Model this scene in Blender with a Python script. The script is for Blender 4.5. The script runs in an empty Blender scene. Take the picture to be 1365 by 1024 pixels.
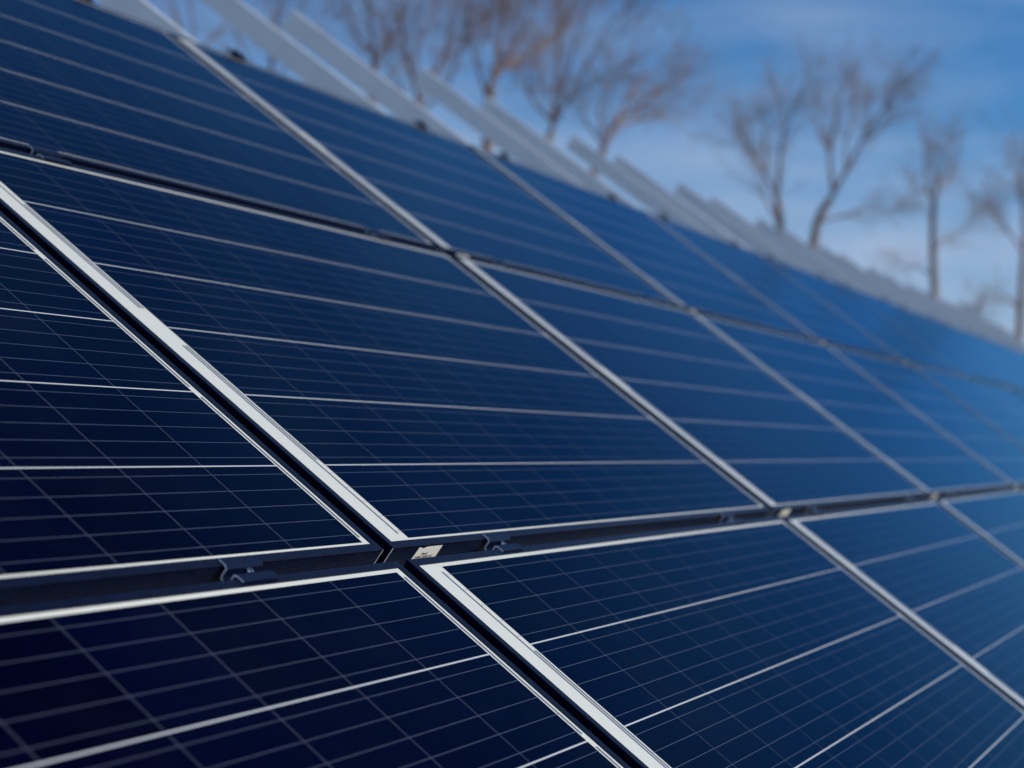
import bpy, bmesh, math, random
from mathutils import Vector, Matrix

# ------------------------------------------------------------------ frame of reference
# u runs along the array (world +X), v runs up the slope, n is the outward normal of the panels.
TILT = math.radians(36.83)
CT, ST = math.cos(TILT), math.sin(TILT)
BASE_H = 1.53                      # height of the node where four panels meet in front of the camera


def world(u, v, n=0.0):
    return Vector((u, v * CT - n * ST, BASE_H + v * ST + n * CT))


def direction(u, v, n):
    return Vector((u, v * CT - n * ST, v * ST + n * CT))


# ------------------------------------------------------------------ camera, sky, sun, exposure
scene = bpy.context.scene
col = scene.collection
cam_data = bpy.data.cameras.new("camera")
cam = bpy.data.objects.new("camera", cam_data)
col.objects.link(cam)
R = ((0.376732, -0.741425, 0.555304), (0.021688, -0.592248, -0.805464), (0.926068, 0.315487, -0.207039))
cx, cy, cz = direction(*R[0]), -direction(*R[1]), -direction(*R[2])
m = Matrix.Identity(4)
for r in range(3):
    m[r][0], m[r][1], m[r][2] = cx[r], cy[r], cz[r]
m.translation = world(-1.87376, -0.773064, 0.732991)
cam.matrix_world = m
cam_data.sensor_width = 36.0
cam_data.lens = 59.354
cam_data.shift_x = -133.767 / 1365
cam_data.shift_y = 44.042 / 1365
cam_data.clip_start = 0.02
cam_data.clip_end = 3000.0
cam_data.dof.use_dof = True
cam_data.dof.focus_distance = 2.12
cam_data.dof.aperture_fstop = 3.7
scene.camera = cam
CAM = m.translation.copy()
F_PX = 2250.5

SUN_DIR = Vector((0.30, -0.89, 0.34)).normalized()
SUN_EL = math.asin(SUN_DIR.z)
SUN_ROT = math.atan2(SUN_DIR.x, SUN_DIR.y)

w = bpy.data.worlds.new("World")
scene.world = w
w.use_nodes = True
nt = w.node_tree
for n_ in list(nt.nodes):
    nt.nodes.remove(n_)


def N(tree, kind, **kw):
    node = tree.nodes.new(kind)
    for k_, v_ in kw.items():
        if k_.startswith("i_"):
            key = k_[2:].replace("__", " ")
            node.inputs[key].default_value = v_
        else:
            setattr(node, k_, v_)
    return node


out = N(nt, "ShaderNodeOutputWorld")
bg = N(nt, "ShaderNodeBackground")
bg.inputs["Strength"].default_value = 0.10
sky = N(nt, "ShaderNodeTexSky", sky_type="NISHITA", sun_disc=False, sun_elevation=SUN_EL, sun_rotation=SUN_ROT,
        altitude=100.0, air_density=1.0, dust_density=0.4, ozone_density=2.5)
tc = N(nt, "ShaderNodeTexCoord")
mp = N(nt, "ShaderNodeMapping")
mp.inputs["Scale"].default_value = (5.0, 5.0, 22.0)
mp.inputs["Location"].default_value = (0.35, 0.0, 0.6)
noise = N(nt, "ShaderNodeTexNoise", i_Scale=1.0, i_Detail=5.0, i_Roughness=0.5)
ramp = N(nt, "ShaderNodeValToRGB")
ramp.color_ramp.elements[0].position = 0.36
ramp.color_ramp.elements[0].color = (0, 0, 0, 1)
ramp.color_ramp.elements[1].position = 0.64
ramp.color_ramp.elements[1].color = (1, 1, 1, 1)
sep = N(nt, "ShaderNodeSeparateXYZ")
band = N(nt, "ShaderNodeMapRange")                       # low clouds thicken towards the horizon
band.inputs["From Min"].default_value = 0.06
band.inputs["From Max"].default_value = 0.20
band.inputs["To Min"].default_value = 0.95
band.inputs["To Max"].default_value = 0.42
fac = N(nt, "ShaderNodeMath", operation="MULTIPLY")
mix = N(nt, "ShaderNodeMixRGB")
mix.inputs["Color2"].default_value = (3.7, 4.8, 6.8, 1)   # pale cloud, in the units of the sky texture
L = nt.links.new
L(tc.outputs["Generated"], mp.inputs["Vector"])
L(mp.outputs["Vector"], noise.inputs["Vector"])
L(noise.outputs["Fac"], ramp.inputs["Fac"])
L(tc.outputs["Generated"], sep.inputs["Vector"])
L(sep.outputs["Z"], band.inputs["Value"])
low = N(nt, "ShaderNodeMapRange")
low.inputs["From Min"].default_value = 0.05
low.inputs["From Max"].default_value = 0.19
low.inputs["To Min"].default_value = 0.85
low.inputs["To Max"].default_value = 0.0
tot = N(nt, "ShaderNodeMath", operation="ADD", use_clamp=True)
L(sep.outputs["Z"], low.inputs["Value"])
L(ramp.outputs["Color"], fac.inputs[0])
L(band.outputs["Result"], fac.inputs[1])
L(fac.outputs["Value"], tot.inputs[0])
L(low.outputs["Result"], tot.inputs[1])
L(tot.outputs["Value"], mix.inputs["Fac"])
deep = N(nt, "ShaderNodeMixRGB", blend_type="MULTIPLY")
deep.inputs["Fac"].default_value = 1.0
deep.inputs["Color2"].default_value = (0.40, 0.80, 1.20, 1)
L(sky.outputs["Color"], deep.inputs["Color1"])
L(deep.outputs["Color"], mix.inputs["Color1"])
L(mix.outputs["Color"], bg.inputs["Color"])
L(bg.outputs["Background"], out.inputs["Surface"])

sun_data = bpy.data.lights.new("sun", "SUN")
sun_data.energy = 3.1
sun_data.angle = math.radians(0.5)
sun_data.color = (1.0, 0.91, 0.78)
sun = bpy.data.objects.new("sun", sun_data)
col.objects.link(sun)
sun.rotation_euler = SUN_DIR.to_track_quat("Z", "Y").to_euler()
sun.location = (0, -10, 20)

scene.view_settings.view_transform = "Standard"
scene.view_settings.look = "None"
scene.view_settings.exposure = 0.0
scene.view_settings.gamma = 1.0


# ------------------------------------------------------------------ materials
def new_mat(name):
    mt = bpy.data.materials.new(name)
    mt.use_nodes = True
    t = mt.node_tree
    return mt, t, t.nodes["Principled BSDF"]


def simple(name, color, rough=0.5, metal=0.0, bump=None, vary=0.0, vscale=30.0, spec=None):
    mt, t, b = new_mat(name)
    b.inputs["Base Color"].default_value = (*color, 1)
    b.inputs["Roughness"].default_value = rough
    b.inputs["Metallic"].default_value = metal
    if spec is not None:
        b.inputs["Specular IOR Level"].default_value = spec
    if vary:
        c = N(t, "ShaderNodeTexCoord")
        nz = N(t, "ShaderNodeTexNoise", i_Scale=vscale, i_Detail=4.0)
        rp = N(t, "ShaderNodeMapRange")
        rp.inputs["From Min"].default_value = 0.3
        rp.inputs["From Max"].default_value = 0.7
        rp.inputs["To Min"].default_value = 1 - vary
        rp.inputs["To Max"].default_value = 1 + vary
        mul = N(t, "ShaderNodeVectorMath", operation="SCALE")
        mul.inputs[0].default_value = color
        t.links.new(c.outputs["Object"], nz.inputs["Vector"])
        t.links.new(nz.outputs["Fac"], rp.inputs["Value"])
        t.links.new(rp.outputs["Result"], mul.inputs["Scale"])
        t.links.new(mul.outputs["Vector"], b.inputs["Base Color"])
        if bump:
            bp = N(t, "ShaderNodeBump", i_Strength=bump, i_Distance=0.002)
            t.links.new(nz.outputs["Fac"], bp.inputs["Height"])
            t.links.new(bp.outputs["Normal"], b.inputs["Normal"])
    return mt


M_FRAME = simple("black_anodised_frame", (0.0028, 0.0050, 0.020), 0.25, 0.0, vary=0.3, vscale=60, spec=0.10)
M_EDGE = simple("bare_cut_aluminium", (0.80, 0.76, 0.72), 0.45, 0.0)
M_RIBBON = simple("tinned_ribbon", (0.16, 0.19, 0.24), 0.32, 0.5)
M_STICKER = simple("white_sticker", (0.84, 0.83, 0.76), 0.6, vary=0.04, vscale=90)
M_INK = simple("black_ink", (0.02, 0.02, 0.02), 0.7)
M_CLAMP = simple("black_anodised_clamp", (0.003, 0.008, 0.030), 0.32, 0.0, spec=0.12)
M_BOLT = simple("stainless_bolt", (0.75, 0.72, 0.68), 0.18, 1.0)
M_RAIL = simple("grey_aluminium_rail", (0.86, 0.85, 0.82), 0.55, 0.0, vary=0.06, vscale=8)
M_STEEL = simple("galvanised_steel", (0.42, 0.43, 0.44), 0.5, 0.5, vary=0.12, vscale=14)
M_BARK = simple("bark", (0.27, 0.20, 0.16), 0.9, vary=0.4, vscale=6)
M_TWIG = simple("twigs", (0.25, 0.165, 0.14), 0.9, vary=0.25, vscale=2)
M_SHRUB = simple("shrub_twigs", (0.17, 0.085, 0.06), 0.9, vary=0.3, vscale=2)

PU, PV = 0.15665, 0.1605           # pitch of the cells along u and of the cell rows along v


def cell_material():
    mt, t, b = new_mat("polycrystalline_cells")
    lk = t.links.new

    def math_(op, a, bb=None, clamp=False):
        nd = N(t, "ShaderNodeMath", operation=op, use_clamp=clamp)
        for k_, s_ in enumerate((a, bb)):
            if s_ is None:
                continue
            if isinstance(s_, (int, float)):
                nd.inputs[k_].default_value = s_
            else:
                lk(s_, nd.inputs[k_])
        return nd.outputs[0]
    c = N(t, "ShaderNodeTexCoord")
    sp = N(t, "ShaderNodeSeparateXYZ")
    lk(c.outputs["Object"], sp.inputs[0])
    fx = math_("FRACT", math_("DIVIDE", sp.outputs["X"], PU))
    fy = math_("FRACT", math_("DIVIDE", sp.outputs["Y"], PV))
    # distance from the nearest edge, in metres
    ex = math_("MULTIPLY", math_("SUBTRACT", 0.5, math_("ABSOLUTE", math_("SUBTRACT", fx, 0.5))), PU)
    ey = math_("MULTIPLY", math_("SUBTRACT", 0.5, math_("ABSOLUTE", math_("SUBTRACT", fy, 0.5))), PV)
    gap_x = math_("LESS_THAN", ex, 0.00065)
    gap_y = math_("LESS_THAN", ey, 0.00115)
    gap = math_("MAXIMUM", gap_x, gap_y)
    cellv = math_("FRACT", math_("DIVIDE", math_("SUBTRACT", math_("MULTIPLY", fy, PV), 0.0016), (PV - 0.0032) / 5))
    bus = math_("LESS_THAN", math_("ABSOLUTE", math_("SUBTRACT", cellv, 0.5)), 0.00036 / ((PV - 0.0032) / 5))
    # crystal grain: faint flakes of slightly different blue
    vor = N(t, "ShaderNodeTexVoronoi", i_Scale=45.0)
    lk(c.outputs["Object"], vor.inputs["Vector"])
    sepc = N(t, "ShaderNodeSeparateColor")
    lk(vor.outputs["Color"], sepc.inputs[0])
    big = N(t, "ShaderNodeTexWhiteNoise", noise_dimensions="2D")
    cid = N(t, "ShaderNodeCombineXYZ")
    lk(math_("FLOOR", math_("DIVIDE", sp.outputs["X"], PU)), cid.inputs[0])
    lk(math_("FLOOR", math_("DIVIDE", sp.outputs["Y"], PV)), cid.inputs[1])
    lk(cid.outputs[0], big.inputs["Vector"])
    gr = math_("ADD", 0.88, math_("MULTIPLY", sepc.outputs[0], 0.24))
    gr = math_("MULTIPLY", gr, math_("ADD", 0.75, math_("MULTIPLY", big.outputs["Value"], 0.5)))
    base = N(t, "ShaderNodeVectorMath", operation="SCALE")
    base.inputs[0].default_value = CELL_BLUE
    lk(gr, base.inputs["Scale"])
    m1 = N(t, "ShaderNodeMixRGB")
    lk(bus, m1.inputs["Fac"])
    lk(base.outputs["Vector"], m1.inputs["Color1"])
    m1.inputs["Color2"].default_value = (0.10, 0.12, 0.19, 1)
    m2 = N(t, "ShaderNodeMixRGB")
    lk(gap_x, m2.inputs["Fac"])
    lk(m1.outputs[0], m2.inputs["Color1"])
    m2.inputs["Color2"].default_value = (0.072, 0.084, 0.13, 1)
    m3 = N(t, "ShaderNodeMixRGB")
    lk(gap_y, m3.inputs["Fac"])
    lk(m2.outputs[0], m3.inputs["Color1"])
    m3.inputs["Color2"].default_value = (0.58, 0.61, 0.64, 1)
    lk(m3.outputs[0], b.inputs["Base Color"])
    b.inputs["Roughness"].default_value = 0.6
    b.inputs["Specular IOR Level"].default_value = 0.0
    return mt


X0, Y0 = 0.0655, 0.0160


def backsheet_material():
    """white sheet; the flat tails of the busbars cross its margins as thin grey lines"""
    mt, t, b = new_mat("white_backsheet")
    lk = t.links.new

    def math_(op, a, bb):
        nd = N(t, "ShaderNodeMath", operation=op)
        for k_, s_ in enumerate((a, bb)):
            if isinstance(s_, (int, float)):
                nd.inputs[k_].default_value = s_
            elif s_ is not None:
                lk(s_, nd.inputs[k_])
        return nd.outputs[0]
    c = N(t, "ShaderNodeTexCoord")
    sp = N(t, "ShaderNodeSeparateXYZ")
    lk(c.outputs["Object"], sp.inputs[0])
    x, y = sp.outputs["X"], math_("SUBTRACT", sp.outputs["Y"], Y0)
    fy = math_("MULTIPLY", math_("FRACT", math_("DIVIDE", y, PV), None), PV)
    cv = math_("FRACT", math_("DIVIDE", math_("SUBTRACT", fy, 0.0016), (PV - 0.0032) / 5), None)
    line = math_("LESS_THAN", math_("ABSOLUTE", math_("SUBTRACT", cv, 0.5), None), 0.0004 / ((PV - 0.0032) / 5))
    endrow = math_("GREATER_THAN", math_("ABSOLUTE", math_("SUBTRACT", y, 3 * PV), None), 2 * PV)
    lim = math_("SUBTRACT", X0 - 0.0062, math_("MULTIPLY", endrow, 0.007))
    midrow = math_("GREATER_THAN", math_("ABSOLUTE", math_("SUBTRACT", y, 3 * PV), None), 0.03)
    left = math_("MULTIPLY", math_("GREATER_THAN", x, lim), midrow)
    right = math_("LESS_THAN", x, X0 + PU * 10 + 0.005)
    msk = math_("MULTIPLY", line, math_("MULTIPLY", left, right))
    nz = N(t, "ShaderNodeTexNoise", i_Scale=120.0, i_Detail=4.0)
    lk(c.outputs["Object"], nz.inputs["Vector"])
    sc = N(t, "ShaderNodeVectorMath", operation="SCALE")
    sc.inputs[0].default_value = (0.80, 0.80, 0.71)
    lk(math_("ADD", 0.95, math_("MULTIPLY", nz.outputs["Fac"], 0.1)), sc.inputs["Scale"])
    mx = N(t, "ShaderNodeMixRGB")
    lk(msk, mx.inputs["Fac"])
    lk(sc.outputs["Vector"], mx.inputs["Color1"])
    mx.inputs["Color2"].default_value = (0.30, 0.33, 0.38, 1)
    lk(mx.outputs[0], b.inputs["Base Color"])
    b.inputs["Roughness"].default_value = 0.6
    return mt


M_WHITE = backsheet_material()
CELL_BLUE = (0.0003, 0.0006, 0.0105)
M_CELL = cell_material()


def glass_material():
    mt = bpy.data.materials.new("coated_solar_glass")
    mt.use_nodes = True
    t = mt.node_tree
    for n_ in list(t.nodes):
        t.nodes.remove(n_)
    o = N(t, "ShaderNodeOutputMaterial")
    tr = N(t, "ShaderNodeBsdfTransparent")
    gl = N(t, "ShaderNodeBsdfGlossy", i_Roughness=0.15)
    gl.inputs["Color"].default_value = GLASS_TINT
    # anti-reflective coat: hardly any reflection face on, strong only at grazing angles
    lw = N(t, "ShaderNodeLayerWeight", i_Blend=0.5)
    pw = N(t, "ShaderNodeMath", operation="POWER")
    pw.inputs[1].default_value = 6.6
    fr = N(t, "ShaderNodeMath", operation="MULTIPLY")
    fr.inputs[1].default_value = 0.90
    t.links.new(lw.outputs["Facing"], pw.inputs[0])
    t.links.new(pw.outputs[0], fr.inputs[0])
    mx = N(t, "ShaderNodeMixShader")
    # light crossing the laminate at a flat angle is partly lost in the sheet
    p5 = N(t, "ShaderNodeMath", operation="POWER")
    p5.inputs[1].default_value = 5.0
    ab = N(t, "ShaderNodeMapRange")
    ab.inputs["To Min"].default_value = 1.0
    ab.inputs["To Max"].default_value = 0.5
    t.links.new(lw.outputs["Facing"], p5.inputs[0])
    t.links.new(p5.outputs[0], ab.inputs["Value"])
    t.links.new(ab.outputs["Result"], tr.inputs["Color"])
    df = N(t, "ShaderNodeBsdfDiffuse")
    df.inputs["Color"].default_value = (0.45, 0.45, 0.46, 1)
    dm = N(t, "ShaderNodeMixShader")
    c = N(t, "ShaderNodeTexCoord")
    nz = N(t, "ShaderNodeTexNoise", i_Scale=5.0, i_Detail=6.0, i_Roughness=0.65)
    rp = N(t, "ShaderNodeMapRange")
    rp.inputs["From Min"].default_value = 0.46
    rp.inputs["From Max"].default_value = 0.78
    rp.inputs["To Min"].default_value = 0.0
    rp.inputs["To Max"].default_value = 0.006
    lk = t.links.new
    lk(c.outputs["Object"], nz.inputs["Vector"])
    lk(nz.outputs["Fac"], rp.inputs["Value"])
    lk(rp.outputs["Result"], dm.inputs["Fac"])
    lk(tr.outputs[0], dm.inputs[1])
    lk(df.outputs[0], dm.inputs[2])
    lk(fr.outputs[0], mx.inputs["Fac"])
    lk(dm.outputs[0], mx.inputs[1])
    lk(gl.outputs[0], mx.inputs[2])
    lk(mx.outputs[0], o.inputs["Surface"])
    return mt


GLASS_TINT = (0.26, 0.68, 1.0, 1)
M_GLASS = glass_material()


# ------------------------------------------------------------------ helpers
def link_mesh(name, verts, faces, mats, parent=None, midx=None, smooth=False):
    me = bpy.data.meshes.new(name)
    me.from_pydata(verts, [], faces)
    for mm in (mats if isinstance(mats, (list, tuple)) else [mats]):
        me.materials.append(mm)
    if midx:
        me.polygons.foreach_set("material_index", midx)
    if smooth:
        me.polygons.foreach_set("use_smooth", [True] * len(me.polygons))
    me.update()
    o = bpy.data.objects.new(name, me)
    col.objects.link(o)
    if parent:
        o.parent = parent
    return o


def tag(o, label, cat, group=None, kind=None):
    if label:
        o["label"] = label
    if cat:
        o["category"] = cat
    if group:
        o["group"] = group
    if kind:
        o["kind"] = kind
    return o


def empty(name, loc, rot=(0, 0, 0)):
    o = bpy.data.objects.new(name, None)
    o.empty_display_size = 0.1
    o.location = loc
    o.rotation_euler = rot
    col.objects.link(o)
    return o


def copy_tree(o, parent=None):
    c = o.copy()
    col.objects.link(c)
    if parent:
        c.parent = parent
    for ch in list(o.children):
        copy_tree(ch, c)
    return c


class MB:
    def __init__(self):
        self.v, self.f, self.mi = [], [], []

    def box(self, a, b, mi=0):
        x0, y0, z0 = a
        x1, y1, z1 = b
        k = len(self.v)
        self.v += [(x0, y0, z0), (x1, y0, z0), (x1, y1, z0), (x0, y1, z0), (x0, y0, z1), (x1, y0, z1), (x1, y1, z1), (x0, y1, z1)]
        for q in ((0, 3, 2, 1), (4, 5, 6, 7), (0, 1, 5, 4), (1, 2, 6, 5), (2, 3, 7, 6), (3, 0, 4, 7)):
            self.f.append(tuple(k + i for i in q))
            self.mi.append(mi)
        return self

    def quad(self, pts, mi=0):
        k = len(self.v)
        self.v += pts
        self.f.append(tuple(range(k, k + len(pts))))
        self.mi.append(mi)
        return self

    def tube(self, p0, p1, r0, r1, sides=4):
        d = (p1 - p0)
        if d.length < 1e-6:
            return
        d = d.normalized()
        a = d.orthogonal().normalized()
        b = d.cross(a)
        k = len(self.v)
        for p, r in ((p0, r0), (p1, r1)):
            for i in range(sides):
                an = 2 * math.pi * i / sides
                q = p + (a * math.cos(an) + b * math.sin(an)) * r
                self.v.append((q.x, q.y, q.z))
        for i in range(sides):
            j = (i + 1) % sides
            self.f.append((k + i, k + j, k + sides + j, k + sides + i))
            self.mi.append(0)

    def build(self, name, mats, parent=None, smooth=False):
        return link_mesh(name, self.v, self.f, mats, parent, self.mi, smooth)


ORD = ["first", "second", "third", "fourth", "fifth", "sixth", "seventh", "eighth", "ninth", "tenth", "eleventh", "twelfth",
       "thirteenth", "fourteenth", "fifteenth", "sixteenth", "seventeenth", "eighteenth", "nineteenth", "twentieth",
       "twenty-first", "twenty-second", "twenty-third", "twenty-fourth", "twenty-fifth", "twenty-sixth", "twenty-seventh"]

# ------------------------------------------------------------------ ground
gm, gt, gb = new_mat("winter_grass")
gc = N(gt, "ShaderNodeTexCoord")
gn = N(gt, "ShaderNodeTexNoise", i_Scale=0.6, i_Detail=9.0, i_Roughness=0.7)
gr_ = N(gt, "ShaderNodeValToRGB")
gr_.color_ramp.elements[0].position = 0.35
gr_.color_ramp.elements[0].color = (0.34, 0.32, 0.27, 1)
gr_.color_ramp.elements[1].position = 0.7
gr_.color_ramp.elements[1].color = (0.50, 0.47, 0.40, 1)
gt.links.new(gc.outputs["Object"], gn.inputs["Vector"])
gt.links.new(gn.outputs["Fac"], gr_.inputs["Fac"])
gt.links.new(gr_.outputs["Color"], gb.inputs["Base Color"])
gb.inputs["Roughness"].default_value = 0.95
ground = link_mesh("ground", [(-900, -900, 0), (900, -900, 0), (900, 900, 0), (-900, 900, 0)], [(0, 1, 2, 3)], gm)
tag(ground, "dry winter grass under and behind the solar array", None, kind="structure")

# ------------------------------------------------------------------ solar panel prototype
PITCH_U, PITCH_V = 1.683, 1.02
GAP_U, GAP_V = 0.025, 0.0230
PW, PH = PITCH_U - GAP_U, PITCH_V - GAP_V
FW, FT = 0.0128, 0.035             # visible frame width, frame depth
GLASS_N = -0.0008


def make_panel():
    root = empty("solar_panel", world(0, 0), (TILT, 0, 0))
    # frame: one profile swept round the four mitred corners
    prof = [(FW, -0.0058), (FW, -0.0003), (FW - 0.0003, 0.0), (0.0007, 0.0), (0.0, -0.0007), (0.0, -0.0035)]
    z = -0.0035
    for k in range(8):
        prof += [(0.0016, z - 0.0002), (0.0016, z - 0.0013), (0.0, z - 0.0022), (0.0, z - 0.0035)]
        z -= 0.0035
    prof += [(0.0, -FT), (0.028, -FT), (0.028, -FT + 0.002), (0.0034, -FT + 0.002), (0.0034, -0.0058)]
    cr = [(0, 0, 1, 1), (PW, 0, -1, 1), (PW, PH, -1, -1), (0, PH, 1, -1)]
    vs, fs, mi = [], [], []
    for x, y, sx, sy in cr:
        for d, zz in prof:
            vs.append((x + sx * d, y + sy * d, zz))
    n_ = len(prof)
    for c in range(4):
        for k in range(n_):
            a, b = c * n_ + k, c * n_ + (k + 1) % n_
            c2 = ((c + 1) % 4) * n_
            fs.append((a, b, c2 + (k + 1) % n_, c2 + k))
            mi.append(0)
    fo = link_mesh("frame", vs, fs, M_FRAME, root)
    bv = fo.modifiers.new("normals", "WEIGHTED_NORMAL") if False else None
    # bare metal where the frame corners are cut
    t_ = 0.0006
    for x, sx in ((0, 1), (PW, -1)):
        ce = MB().box((x - 0.0003 if sx > 0 else x - t_, -0.0003, -FT), (x + t_ if sx > 0 else x + 0.0003, t_, -0.0009))
        ce.build("corner_seam", M_EDGE, root)
    # laminate: white backsheet, cells, ribbons, glass
    MB().box((0.003, 0.003, -0.0056), (PW - 0.003, PH - 0.003, -0.0014)).build("backsheet", M_WHITE, root)
    cells = MB().quad([(0, 0, 0), (PU * 10, 0, 0), (PU * 10, PV * 6, 0), (0, PV * 6, 0)])
    # trim the half gap round the edge so that the margin stays white backsheet
    cells.v = [(0.0007, 0.0016, 0), (PU * 10 - 0.0007, 0.0016, 0), (PU * 10 - 0.0007, PV * 6 - 0.0016, 0), (0.0007, PV * 6 - 0.0016, 0)]
    co = cells.build("cell_sheet", M_CELL, root)
    co.location = (X0, Y0, -0.0012)
    X1 = X0 + PU * 10
    zr = -0.0010
    bus_y = [Y0 + s * PV + 0.0016 + (k + 0.5) * (PV - 0.0032) / 5 for s in range(6) for k in range(5)]

    def ribbon(x, ya, yb, wd):
        mb = MB().box((x - wd / 2, ya, zr - 0.0003), (x + wd / 2, yb, zr))
        return mb.build("connector_ribbon", M_RIBBON, root)
    e = 0.006
    mid = Y0 + 3 * PV
    # left end: outer ribbon runs from the end string to the break at the centre, the inner one joins the two strings next to it
    ribbon(X0 - 0.0132, bus_y[0] - e, bus_y[14] - 0.028, 0.0032)
    ribbon(X0 - 0.0132, bus_y[15] + 0.028, bus_y[29] + e, 0.0032)
    ribbon(X0 - 0.0062, bus_y[5] - e, bus_y[14] - 0.028, 0.0032)
    ribbon(X0 - 0.0062, bus_y[15] + 0.028, bus_y[24] + e, 0.0032)
    # right end: three short ribbons, each joining a pair of strings
    for k in range(3):
        ribbon(X1 + 0.0050, bus_y[k * 10] - e, bus_y[k * 10 + 9] + e, 0.0036)
    g = MB().quad([(FW - 0.002, FW - 0.002, GLASS_N), (PW - FW + 0.002, FW - 0.002, GLASS_N),
                   (PW - FW + 0.002, PH - FW + 0.002, GLASS_N), (FW - 0.002, PH - FW + 0.002, GLASS_N)])
    g.build("glass", M_GLASS, root)
    # sticker on the lower edge of the frame, its top edge slightly torn
    a, b, zt, zb = 0.0703, 0.1372, -0.0040, -0.0325
    yy = -0.0004
    st = [(a, zb), (b, zb), (b, zt), (a + 0.028, zt), (a + 0.0225, zt - 0.0004), (a + 0.019, zt - 0.0022), (a + 0.014, zt - 0.0025),
          (a + 0.010, zt - 0.0005), (a + 0.0025, zt)]
    vs = [(x, yy, z_) for x, z_ in st] + [(x, yy + 0.0004, z_) for x, z_ in st]
    n_ = len(st)
    fs = [tuple(range(n_)), tuple(reversed(range(n_, 2 * n_)))] + [(i, i + n_, (i + 1) % n_ + n_, (i + 1) % n_) for i in range(n_)]
    sk = link_mesh("label_sticker", vs, fs, M_STICKER, root)
    for txt, x, z_, wd in (("ZimK\u2019", 0.0895, -0.0172, 0.0185), ("A IMPK CEDES P 07", 0.0765, -0.0222, 0.048)):
        cu = bpy.data.curves.new("printed_text", "FONT")
        cu.body = txt
        cu.size = 0.0054 if len(txt) < 8 else 0.0046
        cu.offset = 0.00006
        cu.extrude = 0.00005
        to = bpy.data.objects.new("tmp_text", cu)
        col.objects.link(to)
        bpy.context.view_layer.update()
        me = bpy.data.meshes.new_from_object(to)
        wnow = max(v.co.x for v in me.vertices) - min(v.co.x for v in me.vertices)
        for v in me.vertices:
            v.co.x *= wd / wnow
        bpy.data.objects.remove(to)
        me.materials.clear()
        me.materials.append(M_INK)
        tx = bpy.data.objects.new("printed_text", me)
        col.objects.link(tx)
        tx.parent = sk
        tx.location = (x, yy - 0.0003, z_)
        tx.rotation_euler = (math.radians(90), 0, 0)
    return root


ROW_NAME = {1: "top row", 0: "middle row", -1: "bottom row"}
COLS = range(-1, 12)
panel0 = make_panel()
first = True
jit = random.Random(5)
for j in (0, -1, 1):
    k = 0
    for i in COLS:
        if j == 1 and i == -1:
            continue
        p_ = panel0 if first else copy_tree(panel0)
        first = False
        amt = 0.0004 if i < 1 else 0.0018
        p_.location = world(i * PITCH_U + GAP_U / 2 + jit.uniform(-0.0008, 0.0008), j * PITCH_V + GAP_V / 2 + jit.uniform(-0.0006, 0.0006))
        p_.rotation_euler = (TILT + jit.uniform(-amt, amt), jit.uniform(-amt, amt) * 0.6, 0)
        if k == 0:
            txt = {0: "dark navy solar panel at the left edge of the middle row",
                   -1: "nearest solar panel, almost black, in the bottom left corner",
                   1: "solar panel in the top left corner of the photo, first of the top row"}[j]
        elif k == 1:
            txt = {0: "big dark blue solar panel at the centre of the photo, second of the middle row",
                   -1: "solar panel at the bottom centre, second of the bottom row, with a white margin",
                   1: "blue solar panel of the top row, second from the left under the bare trees"}[j]
        else:
            txt = "%s solar panel of the %s, %s from the left" % (
                "blurred pale blue" if k > 4 else "out of focus blue", ROW_NAME[j], ORD[k])
        tag(p_, txt, "solar panel", "solar panels of the tilted array")
        k += 1

# ------------------------------------------------------------------ mounting rails (run up the slope, stick out past the top row)
RAIL_U = (0.31, 1.36)
RAIL_N0, RAIL_N1 = -0.0365, -0.120


def make_rail():
    root = empty("mounting_rail", world(0, 0), (TILT, 0, 0))
    hw = 0.0065
    prof = [(-hw, RAIL_N1), (-0.004, RAIL_N1), (-0.004, RAIL_N1 + 0.003), (-hw + 0.003, RAIL_N1 + 0.003), (-hw + 0.003, RAIL_N0 - 0.003),
            (hw - 0.003, RAIL_N0 - 0.003), (hw - 0.003, RAIL_N1 + 0.003), (0.004, RAIL_N1 + 0.003), (0.004, RAIL_N1), (hw, RAIL_N1),
            (hw, RAIL_N0 - 0.001), (hw - 0.001, RAIL_N0), (-hw + 0.001, RAIL_N0), (-hw, RAIL_N0 - 0.001)]
    v0, v1 = -1.10, 3.13
    vs = [(x, v0, z) for x, z in prof] + [(x, v1, z) for x, z in prof]
    n_ = len(prof)
    fs = [tuple(range(n_)), tuple(reversed(range(n_, 2 * n_)))] + [(i, i + n_, (i + 1) % n_ + n_, (i + 1) % n_) for i in range(n_)]
    link_mesh("rail_profile", vs, fs, M_RAIL, root)
    cap = MB().box((-0.0068, v1, RAIL_N1 - 0.0005), (0.0068, v1 + 0.003, RAIL_N0 + 0.0005))
    cap.build("end_cap", M_RAIL, root)
    return root


rail0 = make_rail()
k = 0
rails = []
for i in range(0, 12):
    for ru in RAIL_U:
        r_ = rail0 if not rails else copy_tree(rail0)
        rails.append(r_)
        r_.location = world(i * PITCH_U + ru, 0)
        if k == 0:
            txt = "pale grey mounting rail hidden behind the leftmost panel of the top row"
        else:
            txt = "pale grey sloping rail sticking up past the top row, %s from the left" % ORD[k - 1]
        tag(r_, txt, "rail", "mounting rails behind the panels")
        k += 1


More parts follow.
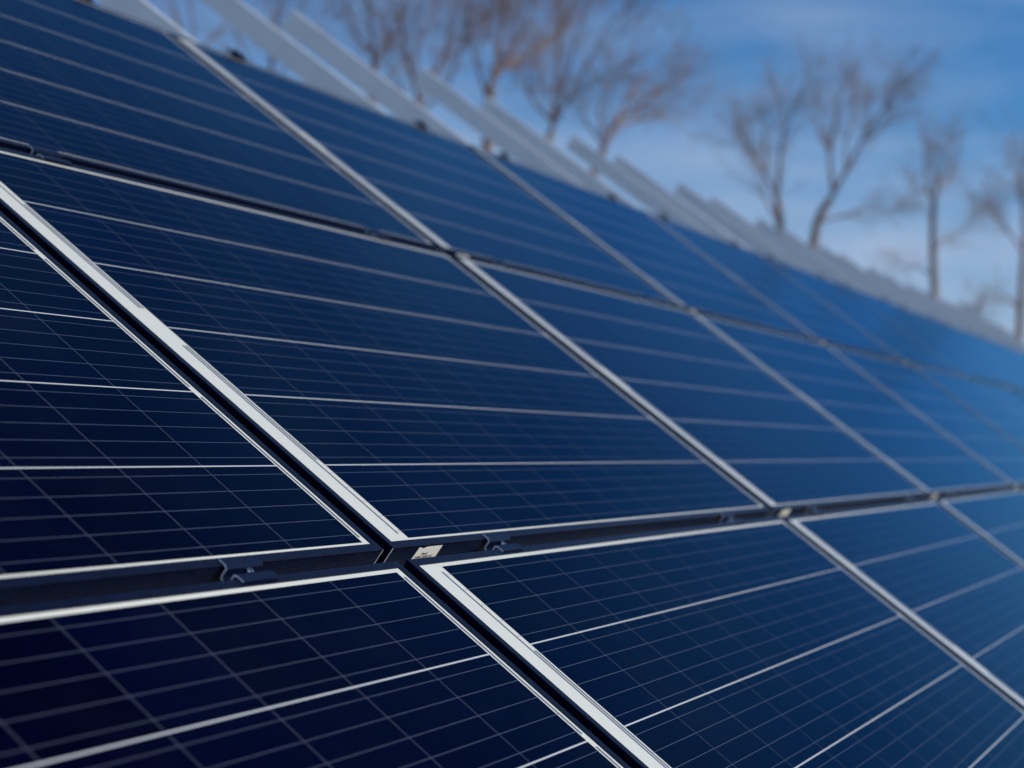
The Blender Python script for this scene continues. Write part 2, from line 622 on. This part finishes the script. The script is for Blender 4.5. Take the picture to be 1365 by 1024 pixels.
# ------------------------------------------------------------------ clamps
def extrude_strip(mb, pts, th, x0, x1):
    """sheet profile in (v, n): offset by th, extruded along u"""
    n_ = len(pts)
    off = []
    for i in range(n_):
        a = Vector(pts[max(i - 1, 0)])
        b = Vector(pts[min(i + 1, n_ - 1)])
        p = Vector(pts[i])
        if 0 < i < n_ - 1:
            d1, d2 = (p - a).normalized(), (b - p).normalized()
            n1, n2 = Vector((-d1.y, d1.x)), Vector((-d2.y, d2.x))
            nn = (n1 + n2)
            nn = nn / max(nn.length_squared / 2, 0.3)
        else:
            d = (b - a).normalized()
            nn = Vector((-d.y, d.x))
        off.append(p + nn * th)
    loop = [Vector(p) for p in pts] + list(reversed(off))
    k = len(mb.v)
    m_ = len(loop)
    for x in (x0, x1):
        mb.v += [(x, q.x, q.y) for q in loop]
    for i in range(m_):
        j = (i + 1) % m_
        mb.f.append((k + i, k + j, k + m_ + j, k + m_ + i))
        mb.mi.append(0)
    for s in (0, 1):
        for i in range(n_ - 1):
            a, b = i, i + 1
            c_, d = m_ - 2 - i, m_ - 1 - i
            q = (k + s * m_ + a, k + s * m_ + b, k + s * m_ + c_, k + s * m_ + d)
            mb.f.append(q if s == 0 else tuple(reversed(q)))
            mb.mi.append(1)


def bolt_mesh(mb, c, r, h, zb):
    """flanged socket head: washer, head, recessed hexagon"""
    x, y = c
    rings = [(r * 1.45, zb), (r * 1.45, zb + 0.0012), (r * 1.02, zb + 0.0013), (r, zb + h * 0.82), (r * 0.86, zb + h), (r * 0.5, zb + h), (r * 0.46, zb + h * 0.45), (0.0001, zb + h * 0.45)]
    k = len(mb.v)
    S_ = 18
    for rr, z in rings:
        for i in range(S_):
            a = 2 * math.pi * i / S_
            if rr < r * 0.6:
                hx = math.cos(math.pi / 6) / math.cos((a % (math.pi / 3)) - math.pi / 6)
                rr2 = rr * hx
            else:
                rr2 = rr
            mb.v.append((x + rr2 * math.cos(a), y + rr2 * math.sin(a), z))
    for q in range(len(rings) - 1):
        for i in range(S_):
            j = (i + 1) % S_
            mb.f.append((k + q * S_ + i, k + q * S_ + j, k + (q + 1) * S_ + j, k + (q + 1) * S_ + i))
            mb.mi.append(0)


CL = 0.068


def make_mid_clamp():
    root = empty("panel_clamp", world(0, 0), (TILT, 0, 0))
    g = GAP_V / 2
    mb = MB()
    pts = [(g + 0.0082, 0.0004), (g - 0.0015, 0.0004), (g - 0.0042, -0.0015), (g - 0.0042, -0.010), (g - 0.0055, -0.0135), (g - 0.0085, -0.0150),
           (-g + 0.0060, -0.0150), (-g + 0.0042, -0.0130), (-g + 0.0042, -0.0010), (-g + 0.0015, 0.0004), (-g - 0.0085, 0.0004)]
    extrude_strip(mb, pts, -0.0026, -CL / 2, CL / 2)
    b_ = mb.build("bracket", [M_CLAMP, M_EDGE], root)
    bm_ = MB()
    bolt_mesh(bm_, (0.006, 0.0015), 0.0050, 0.0085, -0.0095)
    bm_.build("bolt", M_BOLT, root)
    return root


def make_end_clamp():
    root = empty("end_clamp", world(0, 0), (TILT, 0, 0))
    mb = MB()
    g = GAP_V / 2
    pts = [(-g - 0.0110, 0.0004), (-g + 0.001, 0.0004), (-g + 0.003, -0.002), (-g + 0.003, -0.0330), (-g + 0.006, -0.0360), (0.030, -0.0360)]
    extrude_strip(mb, list(reversed(pts)), -0.0030, -CL / 2, CL / 2)
    mb.build("bracket", [M_CLAMP, M_EDGE], root)
    mb2 = MB().box((-0.030, -0.0120, 0.0036), (0.030, 0.0100, 0.0090))
    mb2.build("clamp_plate", M_CLAMP, root)
    bm_ = MB()
    bolt_mesh(bm_, (0.0, 0.0), 0.0055, 0.0060, 0.0092)
    bm_.build("bolt", M_CLAMP, root)
    return root


mid0, end0 = make_mid_clamp(), make_end_clamp()
mid_used = end_used = False
for j, where in ((0, "lower"), (1, "upper")):
    k = 0
    for i in COLS:
        for ru in (0.3115, 1.3625):
            u = i * PITCH_U + ru
            if u < (-0.7 if j == 0 else 0.0):
                continue
            c_ = mid0 if not mid_used else copy_tree(mid0)
            mid_used = True
            c_.location = world(u, j * PITCH_V)
            if k == 0 and j == 0:
                txt = "dark channel clamp with a shiny bolt, nearest one, left of the crossing of the gaps"
            elif k == 1 and j == 0:
                txt = "dark channel clamp with a shiny bolt just right of the white sticker in sharp focus"
            else:
                txt = "small dark clamp in the %s gap between rows, %s from the left" % (where, ORD[k])
            tag(c_, txt, "clamp", "clamps in the gaps between rows")
            k += 1
k = 0
for i in range(0, 12):
    for ru in (0.3115, 1.3625):
        if i == 0 and ru < 1:
            continue
        c_ = end0 if not end_used else copy_tree(end0)
        end_used = True
        c_.location = world(i * PITCH_U + ru, 2 * PITCH_V)
        tag(c_, "blurred black end clamp on the top edge of the array, %s from the left" % ORD[k], "clamp", "end clamps along the top edge")
        k += 1

# ------------------------------------------------------------------ bare trees
def at_pixel(px, dist):
    """ground point whose direction from the camera is that of photo column px on the horizon"""
    d = cz * -1.0 + cx * ((px - 816.27) / F_PX)
    d.z = 0
    d.normalize()
    fwd = Vector((-cz.x, -cz.y, 0)).normalized()
    return Vector((CAM.x, CAM.y, 0)) + d * (dist / d.dot(fwd))


def grow(seed, height, trunk_r, lean, spread, first_fork, limbs, levels=4, density=1.0, twig_r=0.006):
    rnd = random.Random(seed)
    tr, cr = MB(), MB()
    up = Vector((0, 0, 1))

    def branch(p, d, length, r, lev, mb):
        nseg = max(3, int(length / 0.5)) if lev < 2 else 3
        nseg = min(nseg, 8)
        step = length / nseg
        kids = []
        for s in range(nseg):
            f0, f1 = s / nseg, (s + 1) / nseg
            wob = Vector((rnd.gauss(0, 1), rnd.gauss(0, 1), rnd.gauss(0, 0.6))) * (0.07 if lev == 0 else 0.13)
            d = (d + wob + up * (0.02 if lev == 0 else 0.05)).normalized()
            q = p + d * step
            ra = max(r * (1 - 0.6 * f0), twig_r * 0.7)
            rb = max(r * (1 - 0.6 * f1), twig_r * 0.6)
            mb.tube(p, q, ra, rb, 7 if lev == 0 else (5 if lev == 1 else 3))
            kids.append((q.copy(), d.copy(), rb, f1))
            p = q
        return kids

    def side(d, ang):
        a = d.orthogonal().normalized()
        a.rotate(Matrix.Rotation(rnd.uniform(0, 2 * math.pi), 3, d))
        return (d * math.cos(ang) + a * math.sin(ang)).normalized()

    def recurse(p, d, length, r, lev):
        kids = branch(p, d, length, r, lev, cr)
        if lev >= levels:
            return
        cnt = {1: 9, 2: 7, 3: 6}.get(lev, 4) * density
        cnt = int(cnt + rnd.random())
        for c in range(cnt):
            fq = rnd.uniform(0.2 if lev > 1 else 0.25, 1.0)
            idx = min(int(fq * len(kids)), len(kids) - 1)
            q, dd, rr, f1 = kids[idx]
            nl = length * rnd.uniform(0.35, 0.6) * (1.1 - 0.45 * fq)
            recurse(q, side(dd, rnd.uniform(0.35, 0.8) * spread), max(nl, 0.25), max(rr * 0.55, twig_r), lev + 1)
        q, dd, rr, f1 = kids[-1]
        recurse(q, side(dd, 0.15), length * 0.45, max(rr * 0.8, twig_r), lev + 1)

    d0 = Vector((lean[0], lean[1], 1)).normalized()
    kids = branch(Vector((0, 0, -0.1)), d0, height * first_fork, trunk_r, 0, tr)
    q, dd, rr, _ = kids[-1]
    for l_ in range(limbs):
        ang = rnd.uniform(0.2, 0.55) * spread if l_ else 0.12
        recurse(q, side(dd, ang), height * (1 - first_fork) * rnd.uniform(0.55, 0.72), rr * rnd.uniform(0.6, 0.85), 1)
    for c in range(3):
        q, dd, rr, f1 = kids[max(1, int(len(kids) * rnd.uniform(0.5, 0.9))) - 1]
        recurse(q, side(dd, rnd.uniform(0.6, 0.95) * spread), height * rnd.uniform(0.22, 0.34), rr * 0.45, 2)
    return tr, cr


def tree(px, dist, height, seed, lean, label, spread=1.0, fork=0.3, limbs=4, tr_r=0.2, density=1.0, twig=0.008, name="bare_tree", mat=None, group="bare trees behind the array"):
    root = empty(name, at_pixel(px, dist))
    # lean is given across the picture: turn it to face the camera
    rt = Vector((cx.x, cx.y, 0)).normalized()
    tr, cr = grow(seed, height, tr_r, (rt.x * lean, rt.y * lean), spread, fork, limbs, density=density, twig_r=twig)
    tr.build("trunk", M_BARK, root, smooth=True)
    cr.build("crown", mat or M_TWIG, root)
    tag(root, label, "tree", group)
    return root


def limb_tree(dist, label, trunk, limbs, seed, r0=0.2, twig_len=1.6, density=1.0, twig_r=0.006, name="bare_tree", group="bare trees behind the array"):
    """a tree whose trunk and main limbs follow the photo; trunk and limbs are lists of photo positions, given depth as they grow"""
    rnd = random.Random(seed)
    base = at_pixel(trunk[0][0], dist)
    rt = Vector((cx.x, cx.y, 0)).normalized()
    fwd = Vector((-cz.x, -cz.y, 0)).normalized()
    dep = (base - CAM).dot(fwd)
    k = dep / F_PX

    def pt(q, off):
        x = (q[0] - trunk[0][0]) * k
        z = CAM.z + (609 - q[1]) * k
        return rt * x + fwd * off + Vector((0, 0, z))
    tr, cr = MB(), MB()
    up = Vector((0, 0, 1))

    def side(d, ang):
        a = d.orthogonal().normalized()
        a.rotate(Matrix.Rotation(rnd.uniform(0, 2 * math.pi), 3, d))
        return (d * math.cos(ang) + a * math.sin(ang)).normalized()

    def twig(p, d, length, r, lev):
        n = 4 if lev < 2 else 3
        ks = []
        for s_ in range(n):
            d = (d + Vector((rnd.gauss(0, 1), rnd.gauss(0, 1), rnd.gauss(0, 0.7))) * 0.14 + up * 0.07).normalized()
            q = p + d * (length / n)
            cr.tube(p, q, max(r * (1 - 0.7 * s_ / n), twig_r * 0.6), max(r * (1 - 0.7 * (s_ + 1) / n), twig_r * 0.5), 4 if lev < 2 else 3)
            ks.append((q.copy(), d.copy(), r * (1 - 0.7 * (s_ + 1) / n)))
            p = q
        if lev >= 3:
            return
        for _ in range(int(({1: 6, 2: 5}.get(lev, 4)) * density + rnd.random())):
            q, dd, rr = rnd.choice(ks)
            twig(q, side(dd, rnd.uniform(0.3, 0.75)), length * rnd.uniform(0.4, 0.65), max(rr * 0.7, twig_r), lev + 1)

    def limb(pts, offs, ra, rb, mb, grow_from, sides):
        # smooth the polyline and grow side branches along it
        P = [pt(q, o) for q, o in zip(pts, offs)]
        fine = []
        for a in range(len(P) - 1):
            p0, p1, p2, p3 = P[max(a - 1, 0)], P[a], P[a + 1], P[min(a + 2, len(P) - 1)]
            for t_ in (0, 0.25, 0.5, 0.75):
                fine.append(0.5 * ((2 * p1) + (p2 - p0) * t_ + (2 * p0 - 5 * p1 + 4 * p2 - p3) * t_ ** 2 + (3 * p1 - p0 - 3 * p2 + p3) * t_ ** 3))
        fine.append(P[-1])
        n = len(fine) - 1
        for a in range(n):
            u0, u1 = a / n, (a + 1) / n
            mb.tube(fine[a], fine[a + 1], ra + (rb - ra) * u0, ra + (rb - ra) * u1, sides)
        if grow_from is None:
            return
        L_ = sum((fine[a + 1] - fine[a]).length for a in range(n))
        for _ in range(int(max(4, L_ * 3.8) * density)):
            u = rnd.uniform(grow_from, 1.0)
            a = min(int(u * n), n - 1)
            d = (fine[a + 1] - fine[a]).normalized()
            twig(fine[a].lerp(fine[a + 1], rnd.random()), side(d, rnd.uniform(0.3, 0.8)), twig_len * rnd.uniform(0.7, 1.4) * (1.15 - 0.5 * u),
                 max((ra + (rb - ra) * u) * 0.4, twig_r), 1)
        d = (fine[-1] - fine[-2]).normalized()
        for _ in range(3):
            twig(fine[-1], side(d, rnd.uniform(0.05, 0.4)), twig_len * 0.8, max(rb * 0.8, twig_r), 1)
    k0 = len(trunk)
    off = [rnd.uniform(-0.15, 0.15) * i for i in range(k0)]
    limb(trunk, off, r0 * 0.62, r0 * 0.38, tr, None, 8)
    for li, pts in enumerate(limbs):
        # a limb starts on the trunk or on an earlier limb: it leaves with the depth found there
        sgn = rnd.choice((-1, 1)) * rnd.uniform(0.25, 0.7)
        d0 = min(range(k0), key=lambda i_: (trunk[i_][0] - pts[0][0]) ** 2 + (trunk[i_][1] - pts[0][1]) ** 2)
        offs = [off[d0] + sgn * i_ for i_ in range(len(pts))]
        limb(pts, offs, r0 * (0.26 if li < 2 else 0.17), r0 * 0.06, cr, 0.15, 5)
    root = empty(name, base)
    tr.build("trunk", M_BARK, root, smooth=True)
    cr.build("crown", M_TWIG, root)
    tag(root, label, "tree", group)


B = 640   # photo row where the trees stand, hidden behind the array
LIMB_TREES = [
    (31, "bare tree at the far left behind the first pair of rails", [(238, B), (250, 200), (262, 75)],
     [[(262, 75), (272, 45), (290, 5), (305, -60)], [(258, 110), (250, 50), (235, -10), (228, -80)], [(262, 75), (264, 20), (262, -60)]], 41, 0.17, 2.0, 0.9),
    (35, "bare tree between the leftmost tree and the big brown group", [(352, B), (356, 200), (362, 90)],
     [[(362, 90), (372, 40), (385, -20), (398, -90)], [(362, 90), (350, 40), (340, -30)], [(360, 120), (392, 60), (420, 10), (445, -60)], [(358, 130), (330, 70), (312, 10)]], 42, 0.17, 2.0, 0.9),
    (32, "brown bare tree rising just left of the lone rail tip at the centre", [(478, B), (490, 220), (499, 95)],
     [[(499, 95), (507, 56), (524, 15), (540, -60)], [(499, 95), (490, 40), (478, -30)], [(500, 80), (470, 35), (450, -20)], [(496, 130), (525, 80), (548, 40), (560, -30)]], 43, 0.20, 2.0, 1.0),
    (33, "brown bare tree directly behind the lone rail tip at the centre", [(556, B), (556, 240), (556, 135)],
     [[(556, 135), (548, 92), (540, 50), (536, -10)], [(556, 135), (578, 70), (590, 20), (600, -50)], [(556, 150), (600, 110), (622, 60), (636, 10), (644, -50)], [(556, 160), (528, 110), (512, 75)]], 44, 0.20, 1.9, 1.0),
    (31, "large bare tree with a thick fork above the middle pair of rails", [(640, B), (648, 230), (655, 115)],
     [[(655, 115), (661, 85), (666, 40), (673, -10), (680, -70)], [(657, 100), (682, 72), (714, 44), (745, 8), (762, -20)], [(652, 140), (634, 80), (622, 30), (616, -30)],
      [(655, 115), (690, 50), (704, 0), (712, -50)]], 45, 0.22, 1.9, 1.0),
    (33, "bare tree leaning right, second from the right end of the big group", [(700, B), (720, 260), (735, 172)],
     [[(735, 172), (745, 145), (760, 102), (778, 50), (790, 30)], [(738, 160), (708, 125), (700, 85), (706, 50)], [(738, 165), (768, 120), (798, 75), (815, 55)], [(735, 172), (742, 110), (748, 60)]], 46, 0.18, 1.6, 0.95),
    (33, "reddish bare tree leaning far right at the right end of the big group", [(742, B), (782, 280), (806, 195)],
     [[(806, 195), (826, 155), (856, 126), (892, 98)], [(812, 180), (838, 125), (852, 92), (860, 80)], [(808, 190), (800, 140), (806, 95), (815, 80)], [(820, 165), (860, 150), (890, 142), (908, 140)],
      [(806, 195), (780, 150), (772, 120)]], 47, 0.20, 1.25, 1.0),
    (42, "bare tree with a short dark trunk, left one of the pair against open sky", [(1046, B), (1041, 330), (1037, 262)],
     [[(1037, 262), (1025, 225), (1008, 184), (997, 155)], [(1037, 262), (1040, 200), (1047, 168), (1060, 145)], [(1038, 300), (1018, 270), (1004, 240), (998, 225)], [(1025, 225), (1022, 180), (1026, 150)]], 48, 0.22, 1.3, 0.8),
    (42, "bare tree leaning right, right one of the pair against open sky", [(1066, B), (1083, 335), (1106, 267)],
     [[(1106, 267), (1128, 225), (1146, 190), (1166, 160), (1176, 148)], [(1110, 255), (1104, 212), (1110, 170), (1114, 130)], [(1128, 225), (1131, 184), (1145, 145)],
      [(1095, 295), (1130, 285), (1155, 276), (1190, 270)], [(1146, 190), (1160, 185), (1172, 176)]], 49, 0.24, 1.25, 0.85),
    (45, "slim bare tree with an upright pale trunk near the right edge", [(1247, B), (1246, 400), (1245, 330), (1244, 265)],
     [[(1244, 268), (1258, 240), (1270, 230), (1282, 226)], [(1244, 268), (1231, 258), (1224, 240), (1219, 226)], [(1248, 336), (1265, 314), (1290, 306), (1316, 282)], [(1246, 370), (1228, 352), (1218, 350)],
      [(1244, 290), (1244, 250), (1248, 225)], [(1246, 395), (1262, 405), (1285, 420)]], 50, 0.20, 1.2, 0.8),
    (46, "bare tree cut by the right edge of the photo", [(1358, B), (1360, 440), (1364, 335)],
     [[(1364, 335), (1356, 285), (1347, 248), (1342, 235)], [(1364, 340), (1346, 322), (1330, 312), (1318, 306)], [(1364, 335), (1374, 280), (1386, 240)], [(1361, 420), (1340, 400), (1322, 400)]], 51, 0.20, 1.2, 0.9),
]
for dist, lab, trk, lbs, seed, rr, tl, dens in LIMB_TREES:
    limb_tree(dist, lab, trk, lbs, seed, rr, tl, dens * (0.92 if trk[0][0] < 900 else 1.2), 0.0040)
for px, dist, h, seed, lab in ((1165, 48, 6.0, 31, "low reddish bare shrub between the tree pair and the slim tree"),
                               (1318, 44, 6.4, 32, "low brown bare shrub beside the trunk at the right edge"),
                               (915, 50, 6.8, 33, "faint bare shrub right of the big group of trees")):
    tree(px, dist, h, seed, 0.05, lab, 1.1, 0.35, 4, 0.08, 0.7, 0.008, "bare_shrub", M_SHRUB, "bare shrubs behind the array")

# ------------------------------------------------------------------ substructure that carries the rails
for v_, lab in ((-0.75, "galvanised cross beam under the lower part of the rails"), (1.75, "galvanised cross beam under the rails behind the top row")):
    bmx = empty("cross_beam", world(0, v_), (TILT, 0, 0))
    MB().box((-1.9, -0.03, -0.2245), (20.6, 0.03, RAIL_N1 - 0.0005)).build("beam", M_STEEL, bmx)
